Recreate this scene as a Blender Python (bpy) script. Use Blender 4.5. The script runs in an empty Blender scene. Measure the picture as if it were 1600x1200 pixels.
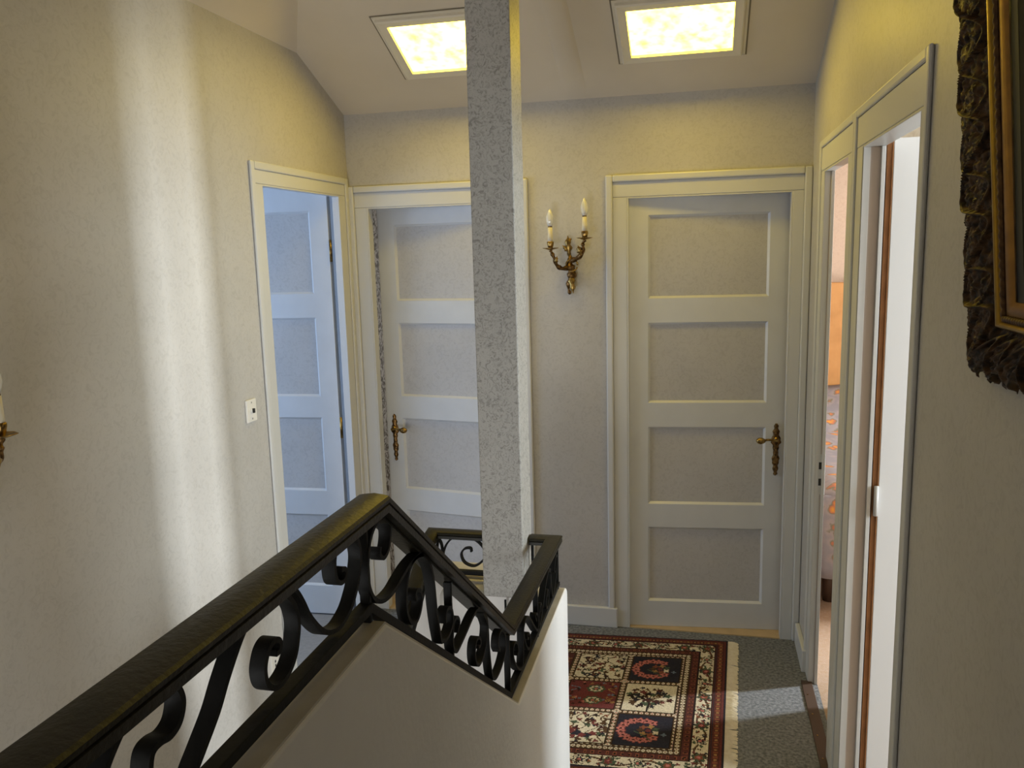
import bpy, bmesh, math, random
import numpy as np
from mathutils import Vector, Matrix
random.seed(7); rng = np.random.default_rng(11)
S = bpy.context.scene
C = S.collection

# ------------------------------------------------------------------ camera
CZ = 1.748
F_PX, YAW, PITCH, ROLL = 1276.8, math.radians(13.216), math.radians(9.097), math.radians(-1.512)
cy, sy, cp, sp = math.cos(YAW), math.sin(YAW), math.cos(PITCH), math.sin(PITCH)
fwd = Vector((-sy*cp, cy*cp, -sp)); rgt = Vector((cy, sy, 0)); upv = rgt.cross(fwd)
r2 = math.cos(ROLL)*rgt + math.sin(ROLL)*upv; u2 = -math.sin(ROLL)*rgt + math.cos(ROLL)*upv
cam = bpy.data.cameras.new('camera'); camo = bpy.data.objects.new('camera', cam); C.objects.link(camo)
cam.sensor_fit = 'HORIZONTAL'; cam.sensor_width = 36.0; cam.lens = 36.0*F_PX/1600.0; cam.clip_start = 0.02
M = Matrix((r2, u2, -fwd)).transposed().to_4x4(); M.translation = Vector((0, 0, CZ)); camo.matrix_world = M
S.camera = camo

# ------------------------------------------------------------------ world, light, exposure
w = bpy.data.worlds.new('world'); S.world = w; w.use_nodes = True
w.node_tree.nodes['Background'].inputs[0].default_value = (0.75, 0.85, 1.0, 1)
w.node_tree.nodes['Background'].inputs[1].default_value = 0.25
S.view_settings.view_transform = 'Standard'; S.view_settings.look = 'None'
S.view_settings.gamma = 1.0; S.view_settings.use_curve_mapping = False
S.view_settings.exposure = -0.08

def area(name, loc, direction, sx, sy_, power, col, spread=180):
    l = bpy.data.lights.new(name, 'AREA'); l.shape = 'RECTANGLE'; l.size = sx; l.size_y = sy_
    l.energy = power; l.color = col; l.spread = math.radians(spread)
    o = bpy.data.objects.new(name, l); C.objects.link(o); o.location = loc
    o.rotation_euler = Vector(direction).to_track_quat('-Z', 'Y').to_euler()
    return o
# daylight entering through the windows of the adjoining rooms and of the stair end of the hall
area('daylight_side_room', (3.22, 1.70, 1.72), (-1, 0, 0), 0.95, 1.15, 135, (0.82, 0.92, 1.0))
area('daylight_bedroom', (3.22, 4.29, 1.6), (-1, -0.45, 0), 0.14, 1.3, 250, (0.90, 0.96, 1.0))
area('daylight_left_room', (-3.42, 2.4, 1.5), (1, 0, 0), 1.3, 1.3, 36, (0.46, 0.65, 1.0))
area('daylight_stair_window', (-1.0, -1.56, 0.0), (0, 1, 0.1), 0.95, 1.0, 42, (0.97, 0.98, 1.0))
area('fill_corridor_end', (0.335, -1.59, 1.5), (-0.25, 1, 0), 0.15, 1.0, 4, (1.0, 0.95, 0.88))  # added fill behind the viewer, lifts the shaded parapet face
area('daylight_back_room', (-0.6, 5.55, 1.4), (0, -1, 0), 1.1, 1.1, 14, (1.0, 0.97, 0.92))

# ------------------------------------------------------------------ materials
MATS = {}
def mat(name, col, rough=0.5, metal=0.0, noise=None, bump=None, spec=0.5, col2=None, coat=0.0):
    """principled material; noise=(scale, detail, lo, hi) mixes col -> col2; bump=(scale, strength, distance)"""
    if name in MATS: return MATS[name]
    m = bpy.data.materials.new(name); m.use_nodes = True; n = m.node_tree.nodes; L = m.node_tree.links
    b = n['Principled BSDF']; b.inputs['Base Color'].default_value = (*col, 1); b.inputs['Roughness'].default_value = rough
    b.inputs['Metallic'].default_value = metal; b.inputs['Specular IOR Level'].default_value = spec
    b.inputs['Coat Weight'].default_value = coat
    tc = n.new('ShaderNodeTexCoord')
    if noise:
        t = n.new('ShaderNodeTexNoise'); t.inputs['Scale'].default_value = noise[0]; t.inputs['Detail'].default_value = noise[1]
        if len(noise) > 4: t.inputs['Distortion'].default_value = noise[4]
        L.new(tc.outputs['Object'], t.inputs['Vector'])
        r = n.new('ShaderNodeValToRGB'); r.color_ramp.elements[0].position = noise[2]; r.color_ramp.elements[1].position = noise[3]
        c2 = col2 or tuple(c*0.85 for c in col)
        r.color_ramp.elements[0].color = (*c2, 1); r.color_ramp.elements[1].color = (*col, 1)
        L.new(t.outputs['Fac'], r.inputs['Fac']); L.new(r.outputs['Color'], b.inputs['Base Color'])
    if bump:
        t2 = n.new('ShaderNodeTexNoise'); t2.inputs['Scale'].default_value = bump[0]; t2.inputs['Detail'].default_value = 6
        L.new(tc.outputs['Object'], t2.inputs['Vector'])
        bp = n.new('ShaderNodeBump'); bp.inputs['Strength'].default_value = bump[1]; bp.inputs['Distance'].default_value = bump[2]
        L.new(t2.outputs['Fac'], bp.inputs['Height']); L.new(bp.outputs['Normal'], b.inputs['Normal'])
    MATS[name] = m; return m

def wallpaper(name, c_lo, c_hi, crinkle=0.5, sc=38, rough=0.5):
    m = bpy.data.materials.new(name); m.use_nodes = True; n = m.node_tree.nodes; L = m.node_tree.links
    b = n['Principled BSDF']; b.inputs['Roughness'].default_value = rough; b.inputs['Specular IOR Level'].default_value = 0.35
    tc = n.new('ShaderNodeTexCoord')
    big = n.new('ShaderNodeTexNoise'); big.inputs['Scale'].default_value = 3.0; big.inputs['Detail'].default_value = 3
    fine = n.new('ShaderNodeTexNoise'); fine.inputs['Scale'].default_value = sc; fine.inputs['Detail'].default_value = 8
    fine.inputs['Distortion'].default_value = 1.8; fine.inputs['Roughness'].default_value = 0.68
    for t in (big, fine): L.new(tc.outputs['Object'], t.inputs['Vector'])
    ramp = n.new('ShaderNodeValToRGB'); e = ramp.color_ramp.elements
    e[0].position = 0.36; e[0].color = (*c_lo, 1); e[1].position = 0.52; e[1].color = (*c_hi, 1)
    L.new(fine.outputs['Fac'], ramp.inputs['Fac'])
    mx = n.new('ShaderNodeMix'); mx.data_type = 'RGBA'; mx.blend_type = 'MULTIPLY'; mx.inputs[0].default_value = 0.22
    L.new(ramp.outputs['Color'], mx.inputs[6]); L.new(big.outputs['Fac'], mx.inputs[7])
    L.new(mx.outputs[2], b.inputs['Base Color'])
    bp = n.new('ShaderNodeBump'); bp.inputs['Strength'].default_value = crinkle; bp.inputs['Distance'].default_value = 0.003
    L.new(fine.outputs['Fac'], bp.inputs['Height']); L.new(bp.outputs['Normal'], b.inputs['Normal'])
    MATS[name] = m; return m

WP = wallpaper('wallpaper_beige', (0.52, 0.498, 0.46), (0.585, 0.562, 0.523), 0.16)
WPP = wallpaper('wallpaper_pillar', (0.27, 0.257, 0.225), (0.49, 0.47, 0.425), 0.35, 75, 0.5)
WPD = wallpaper('wallpaper_door_panel', (0.53, 0.515, 0.495), (0.60, 0.585, 0.565), 0.18)
PAINT = mat('paint_door', (0.66, 0.67, 0.67), 0.38, noise=(9, 3, 0.3, 0.7), col2=(0.62, 0.63, 0.63), bump=(60, 0.05, 0.002))
TRIMP = mat('paint_trim', (0.63, 0.63, 0.61), 0.36, bump=(70, 0.05, 0.002))
JAMBP = mat('paint_jamb_beige', (0.50, 0.43, 0.38), 0.45, bump=(70, 0.05, 0.002))
CEIL = mat('ceiling_paint', (0.72, 0.65, 0.54), 0.75, noise=(2.2, 4, 0.3, 0.7), col2=(0.66, 0.59, 0.48), bump=(25, 0.12, 0.004))
PLASTER = mat('parapet_plaster', (0.79, 0.77, 0.735), 0.7, noise=(5, 4, 0.35, 0.6), col2=(0.75, 0.73, 0.695), bump=(90, 0.25, 0.003))
COPING = mat('coping_plaster', (0.52, 0.48, 0.40), 0.45, noise=(14, 5, 0.35, 0.65), col2=(0.42, 0.38, 0.30), bump=(70, 0.2, 0.003))
IRON = mat('wrought_iron', (0.012, 0.012, 0.011), 0.6, 0.0, bump=(120, 0.25, 0.002), spec=0.12)
RAILM = mat('handrail_black_paint', (0.014, 0.013, 0.009), 0.40, 0.0, noise=(35, 4, 0.35, 0.7), col2=(0.022, 0.019, 0.011), bump=(160, 0.35, 0.002), spec=0.2)
CARPET = mat('carpet_grey', (0.25, 0.26, 0.273), 0.95, noise=(85, 8, 0.35, 0.65), col2=(0.12, 0.126, 0.135), bump=(300, 0.8, 0.004), spec=0.1)
BEIGEC = mat('carpet_beige', (0.42, 0.32, 0.245), 0.95, noise=(60, 8, 0.3, 0.7), col2=(0.38, 0.27, 0.18), bump=(300, 0.6, 0.004), spec=0.1)
BRASS = mat('aged_brass', (0.50, 0.33, 0.10), 0.33, 1.0, noise=(60, 5, 0.35, 0.65), col2=(0.12, 0.07, 0.025))
BRASSD = mat('dark_brass', (0.30, 0.17, 0.06), 0.42, 1.0, noise=(90, 5, 0.35, 0.65), col2=(0.05, 0.028, 0.012))
IVORY = mat('candle_ivory', (0.72, 0.66, 0.50), 0.45)
WHITEP = mat('white_plastic', (0.80, 0.77, 0.70), 0.35)
DARK = mat('dark_hole', (0.02, 0.018, 0.015), 0.6)
BROWN = mat('bare_wood_edge', (0.46, 0.21, 0.08), 0.5, noise=(20, 4, 0.3, 0.7), col2=(0.34, 0.15, 0.055))
THRESH = mat('threshold_bronze', (0.075, 0.045, 0.03), 0.5, 0.2)
PALEWOOD = mat('pale_wood', (0.55, 0.40, 0.22), 0.5, noise=(18, 4, 0.3, 0.7))
HEADB = mat('honey_wood', (0.46, 0.23, 0.075), 0.4, noise=(12, 4, 0.3, 0.7), col2=(0.38, 0.18, 0.055))
PEACH = wallpaper('wallpaper_peach', (0.50, 0.375, 0.28), (0.56, 0.43, 0.325), 0.15)
CREAMW = wallpaper('wallpaper_cream', (0.66, 0.54, 0.40), (0.76, 0.65, 0.50), 0.2)
ROOMW = mat('room_white', (0.72, 0.72, 0.72), 0.8)
STEPM = mat('stair_carpet', (0.30, 0.29, 0.28), 0.95, noise=(60, 6, 0.3, 0.7))
GILT = mat('gilt_bead', (0.26, 0.155, 0.022), 0.42, 0.8, noise=(40, 5, 0.3, 0.7), col2=(0.19, 0.11, 0.016))
GILTD = mat('dark_carved_gilt', (0.095, 0.045, 0.012), 0.5, 0.3, noise=(70, 6, 0.38, 0.66), col2=(0.016, 0.008, 0.003), spec=0.25)
GILTS = mat('warm_gilt', (0.22, 0.105, 0.022), 0.45, 0.7, noise=(40, 5, 0.3, 0.7), col2=(0.14, 0.062, 0.014))
GILTM = mat('worn_gilt', (0.13, 0.065, 0.016), 0.5, 0.6, noise=(45, 6, 0.35, 0.65), col2=(0.05, 0.023, 0.008))
CANVAS = mat('dark_canvas', (0.030, 0.025, 0.011), 0.7, noise=(6, 5, 0.35, 0.65), col2=(0.016, 0.013, 0.007), spec=0.2)
BULB = bpy.data.materials.new('bulb_glass'); BULB.use_nodes = True
bb = BULB.node_tree.nodes['Principled BSDF']; bb.inputs['Base Color'].default_value = (0.93, 0.92, 0.86, 1)
bb.inputs['Roughness'].default_value = 0.12; bb.inputs['Transmission Weight'].default_value = 0.35; bb.inputs['Coat Weight'].default_value = 0.5
def floral():
    m = bpy.data.materials.new('floral_quilt'); m.use_nodes = True; n = m.node_tree.nodes; L = m.node_tree.links
    b = n['Principled BSDF']; b.inputs['Roughness'].default_value = 0.8
    tc = n.new('ShaderNodeTexCoord')
    v = n.new('ShaderNodeTexVoronoi'); v.inputs['Scale'].default_value = 11; v.inputs['Randomness'].default_value = 1
    nz = n.new('ShaderNodeTexNoise'); nz.inputs['Scale'].default_value = 14; nz.inputs['Detail'].default_value = 4
    mp = n.new('ShaderNodeMix'); mp.data_type = 'RGBA'; mp.blend_type = 'ADD'; mp.inputs[0].default_value = 0.12
    L.new(tc.outputs['Object'], nz.inputs['Vector']); L.new(tc.outputs['Object'], mp.inputs[6]); L.new(nz.outputs['Color'], mp.inputs[7])
    L.new(mp.outputs[2], v.inputs['Vector'])
    r = n.new('ShaderNodeValToRGB'); e = r.color_ramp.elements
    e[0].position = 0.0; e[0].color = (0.60, 0.27, 0.02, 1); e[1].position = 0.25; e[1].color = (0.34, 0.12, 0.07, 1)
    for p_, c_ in ((0.33, (0.14, 0.14, 0.09, 1)), (0.42, (0.26, 0.23, 0.23, 1)), (0.7, (0.20, 0.19, 0.21, 1))):
        q = e.new(p_); q.color = c_
    L.new(v.outputs['Distance'], r.inputs['Fac']); L.new(r.outputs['Color'], b.inputs['Base Color'])
    return m
FLORAL = floral()
def marbled():
    m = bpy.data.materials.new('wallpaper_leafy_dark'); m.use_nodes = True; n = m.node_tree.nodes; L = m.node_tree.links
    b = n['Principled BSDF']; b.inputs['Roughness'].default_value = 0.7
    tc = n.new('ShaderNodeTexCoord'); t = n.new('ShaderNodeTexNoise'); t.inputs['Scale'].default_value = 22
    t.inputs['Detail'].default_value = 5; t.inputs['Distortion'].default_value = 2.5; L.new(tc.outputs['Object'], t.inputs['Vector'])
    r = n.new('ShaderNodeValToRGB'); e = r.color_ramp.elements
    e[0].position = 0.42; e[0].color = (0.07, 0.055, 0.03, 1); e[1].position = 0.58; e[1].color = (0.50, 0.48, 0.44, 1)
    L.new(t.outputs['Fac'], r.inputs['Fac']); L.new(r.outputs['Color'], b.inputs['Base Color']); return m
LEAFY = marbled()
def diffuser_mat():
    m = bpy.data.materials.new('lit_diffuser'); m.use_nodes = True; n = m.node_tree.nodes; L = m.node_tree.links
    b = n['Principled BSDF']; b.inputs['Base Color'].default_value = (0.9, 0.85, 0.6, 1); b.inputs['Roughness'].default_value = 0.4
    tc = n.new('ShaderNodeTexCoord'); t = n.new('ShaderNodeTexNoise'); t.inputs['Scale'].default_value = 26; t.inputs['Detail'].default_value = 6
    L.new(tc.outputs['Object'], t.inputs['Vector'])
    r = n.new('ShaderNodeValToRGB'); e = r.color_ramp.elements
    e[0].position = 0.28; e[0].color = (1.0, 0.60, 0.014, 1); e[1].position = 0.55; e[1].color = (1.0, 0.74, 0.058, 1)
    L.new(t.outputs['Fac'], r.inputs['Fac']); L.new(r.outputs['Color'], b.inputs['Emission Color'])
    b.inputs['Emission Strength'].default_value = 17.0
    return m
DIFF = diffuser_mat()

# ------------------------------------------------------------------ helpers
def tag(o, label=None, cat=None, group=None, kind=None):
    if label: o['label'] = label
    if cat: o['category'] = cat
    if group: o['group'] = group
    if kind: o['kind'] = kind
    return o
def link(name, me, m, parent=None, smooth=False):
    o = bpy.data.objects.new(name, me); C.objects.link(o)
    if m is not None: me.materials.append(m)
    if smooth:
        for p in me.polygons: p.use_smooth = True
    if parent is not None: o.parent = parent
    return o
def empty(name, loc=(0, 0, 0), rz=0.0):
    o = bpy.data.objects.new(name, None); C.objects.link(o); o.location = loc; o.rotation_euler = (0, 0, rz); o.empty_display_size = 0.05
    return o
class MB:
    def __init__(s): s.v = []; s.f = []
    def add(s, vs, fs):
        k = len(s.v); s.v += [tuple(v) for v in vs]; s.f += [tuple(i+k for i in f) for f in fs]; return s
    def box(s, x0, x1, y0, y1, z0, z1):
        if x0 > x1: x0, x1 = x1, x0
        if y0 > y1: y0, y1 = y1, y0
        if z0 > z1: z0, z1 = z1, z0
        vs = [(x0,y0,z0),(x1,y0,z0),(x1,y1,z0),(x0,y1,z0),(x0,y0,z1),(x1,y0,z1),(x1,y1,z1),(x0,y1,z1)]
        return s.add(vs, [(0,3,2,1),(4,5,6,7),(0,1,5,4),(1,2,6,5),(2,3,7,6),(3,0,4,7)])
    def prism(s, poly, fn, a, b):
        """poly 2D outline, fn(p, t) -> 3D; extruded from t=a to t=b"""
        n = len(poly); vs = [fn(p, a) for p in poly] + [fn(p, b) for p in poly]
        fs = [tuple(range(n)), tuple(range(2*n-1, n-1, -1))] + [(i, i+n, (i+1) % n + n, (i+1) % n) for i in range(n)]
        return s.add(vs, fs)
    def sweep(s, prof, path, up=Vector((0, 0, 1)), closed=False):
        """mitred sweep of a closed 2D profile (side, up) along a 3D polyline"""
        P = [Vector(p) for p in path]; n = len(P); k = len(prof); rings = []
        for i in range(n):
            if closed: d0 = (P[i]-P[i-1]).normalized(); d1 = (P[(i+1) % n]-P[i]).normalized()
            else:
                d0 = (P[i]-P[i-1]).normalized() if i else (P[1]-P[0]).normalized()
                d1 = (P[i+1]-P[i]).normalized() if i < n-1 else d0
            side = d0.cross(up).normalized(); uu = side.cross(d0).normalized()
            nrm = (d0+d1).normalized(); ring = []
            for a, b in prof:
                q = side*a + uu*b; t = -q.dot(nrm)/d0.dot(nrm); ring.append(P[i]+q+d0*t)
            rings.append(ring)
        vs = [v for r in rings for v in r]; fs = []
        m = n if closed else n-1
        for i in range(m):
            j = (i+1) % n
            for a in range(k):
                b = (a+1) % k; fs.append((i*k+a, i*k+b, j*k+b, j*k+a))
        if not closed: fs += [tuple(range(k-1, -1, -1)), tuple((n-1)*k+a for a in range(k))]
        return s.add(vs, fs)
    def tube(s, path, rad, seg=10):
        P = [Vector(p) for p in path]; n = len(P)
        R = rad if isinstance(rad, (list, tuple)) else [rad]*n; vs = []; ref = None
        for i in range(n):
            d = (P[min(i+1, n-1)]-P[max(i-1, 0)]).normalized()
            if ref is None: ref = Vector((0, 0, 1)) if abs(d.z) < 0.9 else Vector((1, 0, 0))
            a = (ref-d*ref.dot(d)).normalized(); ref = a; b = d.cross(a)
            for k in range(seg):
                t = 2*math.pi*k/seg; vs.append(P[i]+(a*math.cos(t)+b*math.sin(t))*R[i])
        fs = [(i*seg+k, i*seg+(k+1) % seg, (i+1)*seg+(k+1) % seg, (i+1)*seg+k) for i in range(n-1) for k in range(seg)]
        fs += [tuple(range(seg-1, -1, -1)), tuple((n-1)*seg+k for k in range(seg))]
        return s.add(vs, fs)
    def lathe(s, prof, c=(0, 0, 0), seg=16, ripple=0.0, nr=8, twist=0.0):
        vs = []; c = Vector(c); n = len(prof)
        for i, (r, z) in enumerate(prof):
            for k in range(seg):
                t = 2*math.pi*k/seg; rr = r*(1+ripple*math.cos(nr*t+twist*i)); vs.append(c+Vector((rr*math.cos(t), rr*math.sin(t), z)))
        fs = [(i*seg+k, i*seg+(k+1) % seg, (i+1)*seg+(k+1) % seg, (i+1)*seg+k) for i in range(n-1) for k in range(seg)]
        fs += [tuple(range(seg-1, -1, -1)), tuple((n-1)*seg+k for k in range(seg))]
        return s.add(vs, fs)
    def grid(s, fn, nu, nv, flip=False):
        vs = [fn(i/nu, j/nv) for j in range(nv+1) for i in range(nu+1)]; fs = []
        for j in range(nv):
            for i in range(nu):
                a = j*(nu+1)+i; f = (a, a+1, a+nu+2, a+nu+1); fs.append(f[::-1] if flip else f)
        return s.add(vs, fs)
    def build(s, name, m, parent=None, smooth=False, fix=True):
        me = bpy.data.meshes.new(name); me.from_pydata([tuple(v) for v in s.v], [], s.f)
        if fix:
            bm = bmesh.new(); bm.from_mesh(me); bmesh.ops.recalc_face_normals(bm, faces=bm.faces); bm.to_mesh(me); bm.free()
        me.update(); return link(name, me, m, parent, smooth)
def bevel(o, w_=0.003, seg=2):
    md = o.modifiers.new('bevel', 'BEVEL'); md.width = w_; md.segments = seg; md.limit_method = 'ANGLE'; md.angle_limit = 0.6
    return o
def smooth_by_angle(o, ang=0.6):
    bm = bmesh.new(); bm.from_mesh(o.data)
    for f in bm.faces: f.smooth = True
    for e in bm.edges: e.smooth = not (len(e.link_faces) == 2 and e.calc_face_angle(0) > ang)
    bm.to_mesh(o.data); bm.free(); return o
def box(name, x0, x1, y0, y1, z0, z1, m, parent=None, bv=0):
    o = MB().box(x0, x1, y0, y1, z0, z1).build(name, m, parent)
    if bv: bevel(o, bv)
    return o
def catmull(pts, k=6):
    P = [np.array(p, float) for p in pts]; P = [2*P[0]-P[1]] + P + [2*P[-1]-P[-2]]; out = []
    for i in range(1, len(P)-2):
        for j in range(k):
            t = j/k; a, b, c, d = P[i-1], P[i], P[i+1], P[i+2]
            out.append(0.5*((2*b)+(c-a)*t+(2*a-5*b+4*c-d)*t*t+(3*b-a-3*c+d)*t**3))
    out.append(P[-2]); return out

# ------------------------------------------------------------------ main dimensions (metres, floor = 0, viewer's eye over x = y = 0)
XL, XR, YB, ZC = -1.613, 0.436, 3.63, 2.393
SL = 0.421                                  # ceiling slope
TB, TR, TL = 0.045, 0.032, 0.03              # wall thickness at the openings
YREAR = -1.6
XF = -0.375                                 # corridor face of the stair parapet
ZCOP_H, ZCOP_L = 1.300, 0.788               # coping heights
YH, YLO = 0.889, 1.588                      # start and end of the sloping coping
YFAR = 2.234
def slope_z(y): return ZC + SL*(YB-y)

# ------------------------------------------------------------------ setting: floor, walls, ceiling
f = MB()
f.box(XF-0.02, XR+TR, YREAR, YFAR, -0.12, 0.0); f.box(XL-TL, XR+TR, YFAR, YB+TB, -0.12, 0.0)
tag(f.build('floor', CARPET), 'grey speckled carpet covering the landing floor', 'floor', kind='structure')
# back wall with two door openings
dr0, dr1, dl0, dl1, zh = -0.321, 0.361, -1.522, -0.845, 1.973
m_ = MB()
m_.box(XL-TL, dl0, YB, YB+TB, 0, 2.9); m_.box(dl1, dr0, YB, YB+TB, 0, 2.9); m_.box(dr1, XR+TR, YB, YB+TB, 0, 2.9)
m_.box(dl0, dl1, YB, YB+TB, zh, 2.9); m_.box(dr0, dr1, YB, YB+TB, zh, 2.9)
tag(m_.build('wall_back', WP), 'beige textured wallpaper wall holding the two facing doors', 'wall', kind='structure')
# right wall, two openings
na, nb, fa, fb, zhr = 1.881, 2.516, 2.752, 3.263, 2.02
m_ = MB()
for a, b in ((YREAR, na), (nb, fa), (fb, YB)): m_.box(XR, XR+TR, a, b, 0, 3.1)
for a, b in ((na, nb), (fa, fb)): m_.box(XR, XR+TR, a, b, zhr, 3.1)
tag(m_.build('wall_right', WP), 'beige wallpaper wall with two open doorways', 'wall', kind='structure')
# left wall, one opening, running down into the stairwell
la, lb, zhl = 2.848, 3.523, 2.027
m_ = MB()
m_.box(XL-TL, XL, YREAR, la, -2.8, 3.1); m_.box(XL-TL, XL, lb, YB, -0.12, 3.1); m_.box(XL-TL, XL, la, lb, zhl, 3.1); m_.box(XL-TL, XL, la, lb, -2.8, -0.0)
tag(m_.build('wall_left', WP), 'beige wallpaper stair wall catching bands of daylight', 'wall', kind='structure')
m_ = MB(); m_.box(XL-TL, -1.5, YREAR-0.1, YREAR, -2.8, 3.1); m_.box(-0.5, 0.255, YREAR-0.1, YREAR, -2.8, 3.1); m_.box(0.415, XR+TR, YREAR-0.1, YREAR, -2.8, 3.1); m_.box(0.255, 0.415, YREAR-0.1, YREAR, -2.8, 0.98); m_.box(0.255, 0.415, YREAR-0.1, YREAR, 2.02, 3.1)  # narrow slot at the right is made up to hold the corridor fill lamp
m_.box(-1.5, -0.5, YREAR-0.1, YREAR, -2.8, -0.53); m_.box(-1.5, -0.5, YREAR-0.1, YREAR, 0.53, 3.1)
tag(m_.build('wall_rear', WP), 'beige wallpaper end wall with window behind the viewer', 'wall', kind='structure')
# ceiling: sloping field, hip facet at the left, flat part overhead
A = Vector((XL, 3.205, slope_z(3.205))); B_ = Vector((-1.459, 2.934, slope_z(2.934)))
kx = (B_-A); zt = 3.0
T = A + kx*((zt-A.z)/kx.z)
yt = YB-(zt-ZC)/SL
vs = [(XL, YB, ZC), (XR+TR, YB, ZC), (XR+TR, yt, zt), tuple(T), tuple(A), (XL, YREAR, A.z), (T.x, YREAR, zt), (XR+TR, YREAR, zt)]
vs[3] = (T.x, yt, zt)
fs = [(0, 4, 3, 2, 1), (4, 5, 6, 3), (3, 6, 7, 2)]
tk = [(v[0], v[1], v[2]+0.12) for v in vs]
m_ = MB().add(vs, fs); m_.add(tk, [g[::-1] for g in fs])
ce = m_.build('ceiling', CEIL, fix=False)
tag(ce, 'cream painted plaster ceiling sloping down to the back wall', 'ceiling', kind='structure')
# plastered rafter running down the slope between the lights
nS = Vector((0, -SL, -1)).normalized()
def on_slope(x, y, d=0.0): return Vector((x, y, slope_z(y))) + nS*d
m_ = MB()
def raf(u, v):
    y = 2.2+(YB-2.2)*v; x = -0.532+(u-0.5)*0.10; return on_slope(x, y, 0.012*max(0, math.cos((u-0.5)*math.pi))**0.5*min(1, (1-v)*5)-0.0004)
m_.grid(raf, 10, 30)
tag(m_.build('trim_1', CEIL, smooth=True), 'soft plastered rafter on the slope between the two ceiling lights', 'rafter', kind='structure')

# stair parapet: one wall with a high part, a slope and a low part
TW = 0.038
m_ = MB(); rr_ = 0.028
prof = [(YREAR, -0.12), (YREAR, ZCOP_H), (YH, ZCOP_H), (YLO, ZCOP_L), (YFAR-rr_, ZCOP_L)]
for k in range(1, 7):
    t = math.pi/2*k/6; prof.append((YFAR-rr_+rr_*math.sin(t), ZCOP_L-rr_+rr_*math.cos(t)))
prof.append((YFAR, -0.12))
m_.prism(prof, lambda p, t: (t, p[0], p[1]), XF, XF-TW)
par = tag(m_.build('wall_parapet', PLASTER), 'white plaster stair parapet stepping down beside the rug', 'wall', kind='structure')
bevel(par, 0.004, 2)
m_ = MB(); e_ = 0.0025
cp_ = [(YREAR, ZCOP_H), (YH, ZCOP_H), (YLO, ZCOP_L), (YFAR-rr_-0.002, ZCOP_L)]
m_.prism([(a, b+e_) for a, b in cp_] + [(a, b-0.004) for a, b in cp_[::-1]], lambda p, t: (t, p[0], p[1]), XF-0.003, XF-TW+0.003)
m_.build('coping', COPING, par)
# cross wall at the landing carrying the pillar, rounded at its free end
m_ = MB(); x0, x1, zt_ = -0.755, XF-TW, 0.778; R_ = 0.05
rings = []
for inset, z in [(0, -2.8), (0, zt_-0.04)]+[(0.04*(1-math.cos(math.pi/2*k/5)), zt_-0.04+0.04*math.sin(math.pi/2*k/5)) for k in range(1, 6)]:
    ring = [(x1, 2.143), (x1, 2.262)]
    for k in range(0, 13):
        t = math.pi/2+math.pi*k/12; rx = R_*1.5
        ring.append((x0+rx+(rx-inset)*math.cos(t), 2.2025+(0.0595-min(inset, 0.055)*0.0)*math.sin(t)))
    rings.append([(x, y, z) for x, y in ring])
k_ = len(rings[0]); vs = [v for q in rings for v in q]
fs = [(i*k_+j, i*k_+(j+1) % k_, (i+1)*k_+(j+1) % k_, (i+1)*k_+j) for i in range(len(rings)-1) for j in range(k_)]+[tuple(range(k_)), tuple((len(rings)-1)*k_+j for j in range(k_))]
m_.add(vs, fs)
cw = tag(m_.build('wall_core', PLASTER), 'white plaster low wall with rounded end under the pillar', 'wall', kind='structure')
smooth_by_angle(cw, 0.5)
m_ = MB(); m_.box(-0.86, -0.49, 2.262, 2.36, -0.12, 0.775)
lw = tag(m_.build('wall_landing', PLASTER), 'low landing wall with tan coping behind the pillar', 'wall', kind='structure')
box('coping', -0.87, -0.485, 2.257, 2.365, 0.775, 0.787, COPING, lw, 0.003)
# wall of the descending flight on the far side of the well
m_ = MB(); pr = [(2.262, -2.8), (2.262, 0.42), (2.20, 0.38), (0.2, -1.1), (0.2, -2.8)]
m_.prism(pr, lambda p, t: (t, p[0], p[1]), -0.755, -0.86)
tag(m_.build('wall_flight', PLASTER), 'sloping plaster wall of the flight going down beyond the well', 'wall', kind='structure')
# pillar
pil = box('pillar', -0.602, -0.484, 2.139, 2.262, 0.778, 2.985, WPP, None, 0.003)
tag(pil, 'square pillar papered in crinkled grey wallpaper standing on the low wall', 'pillar', kind='structure')
# the flight going down at the left
st = tag(empty('staircase', (-1.23, 2.27, 0)), 'carpeted steps going down along the left wall', 'staircase')
for i in range(10):
    o = MB().box(-0.375, 0.369, -0.24*(i+1)-0.02, -0.24*i, -0.18*(i+1)-0.16, -0.18*(i+1)).build('step', STEPM, st)
box('floor_lower', XL-TL, XF, YREAR, 2.3, -2.9, -2.8, STEPM)
tag(bpy.data.objects['floor_lower'], 'floor at the bottom of the stairwell', 'floor', kind='structure')

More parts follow.
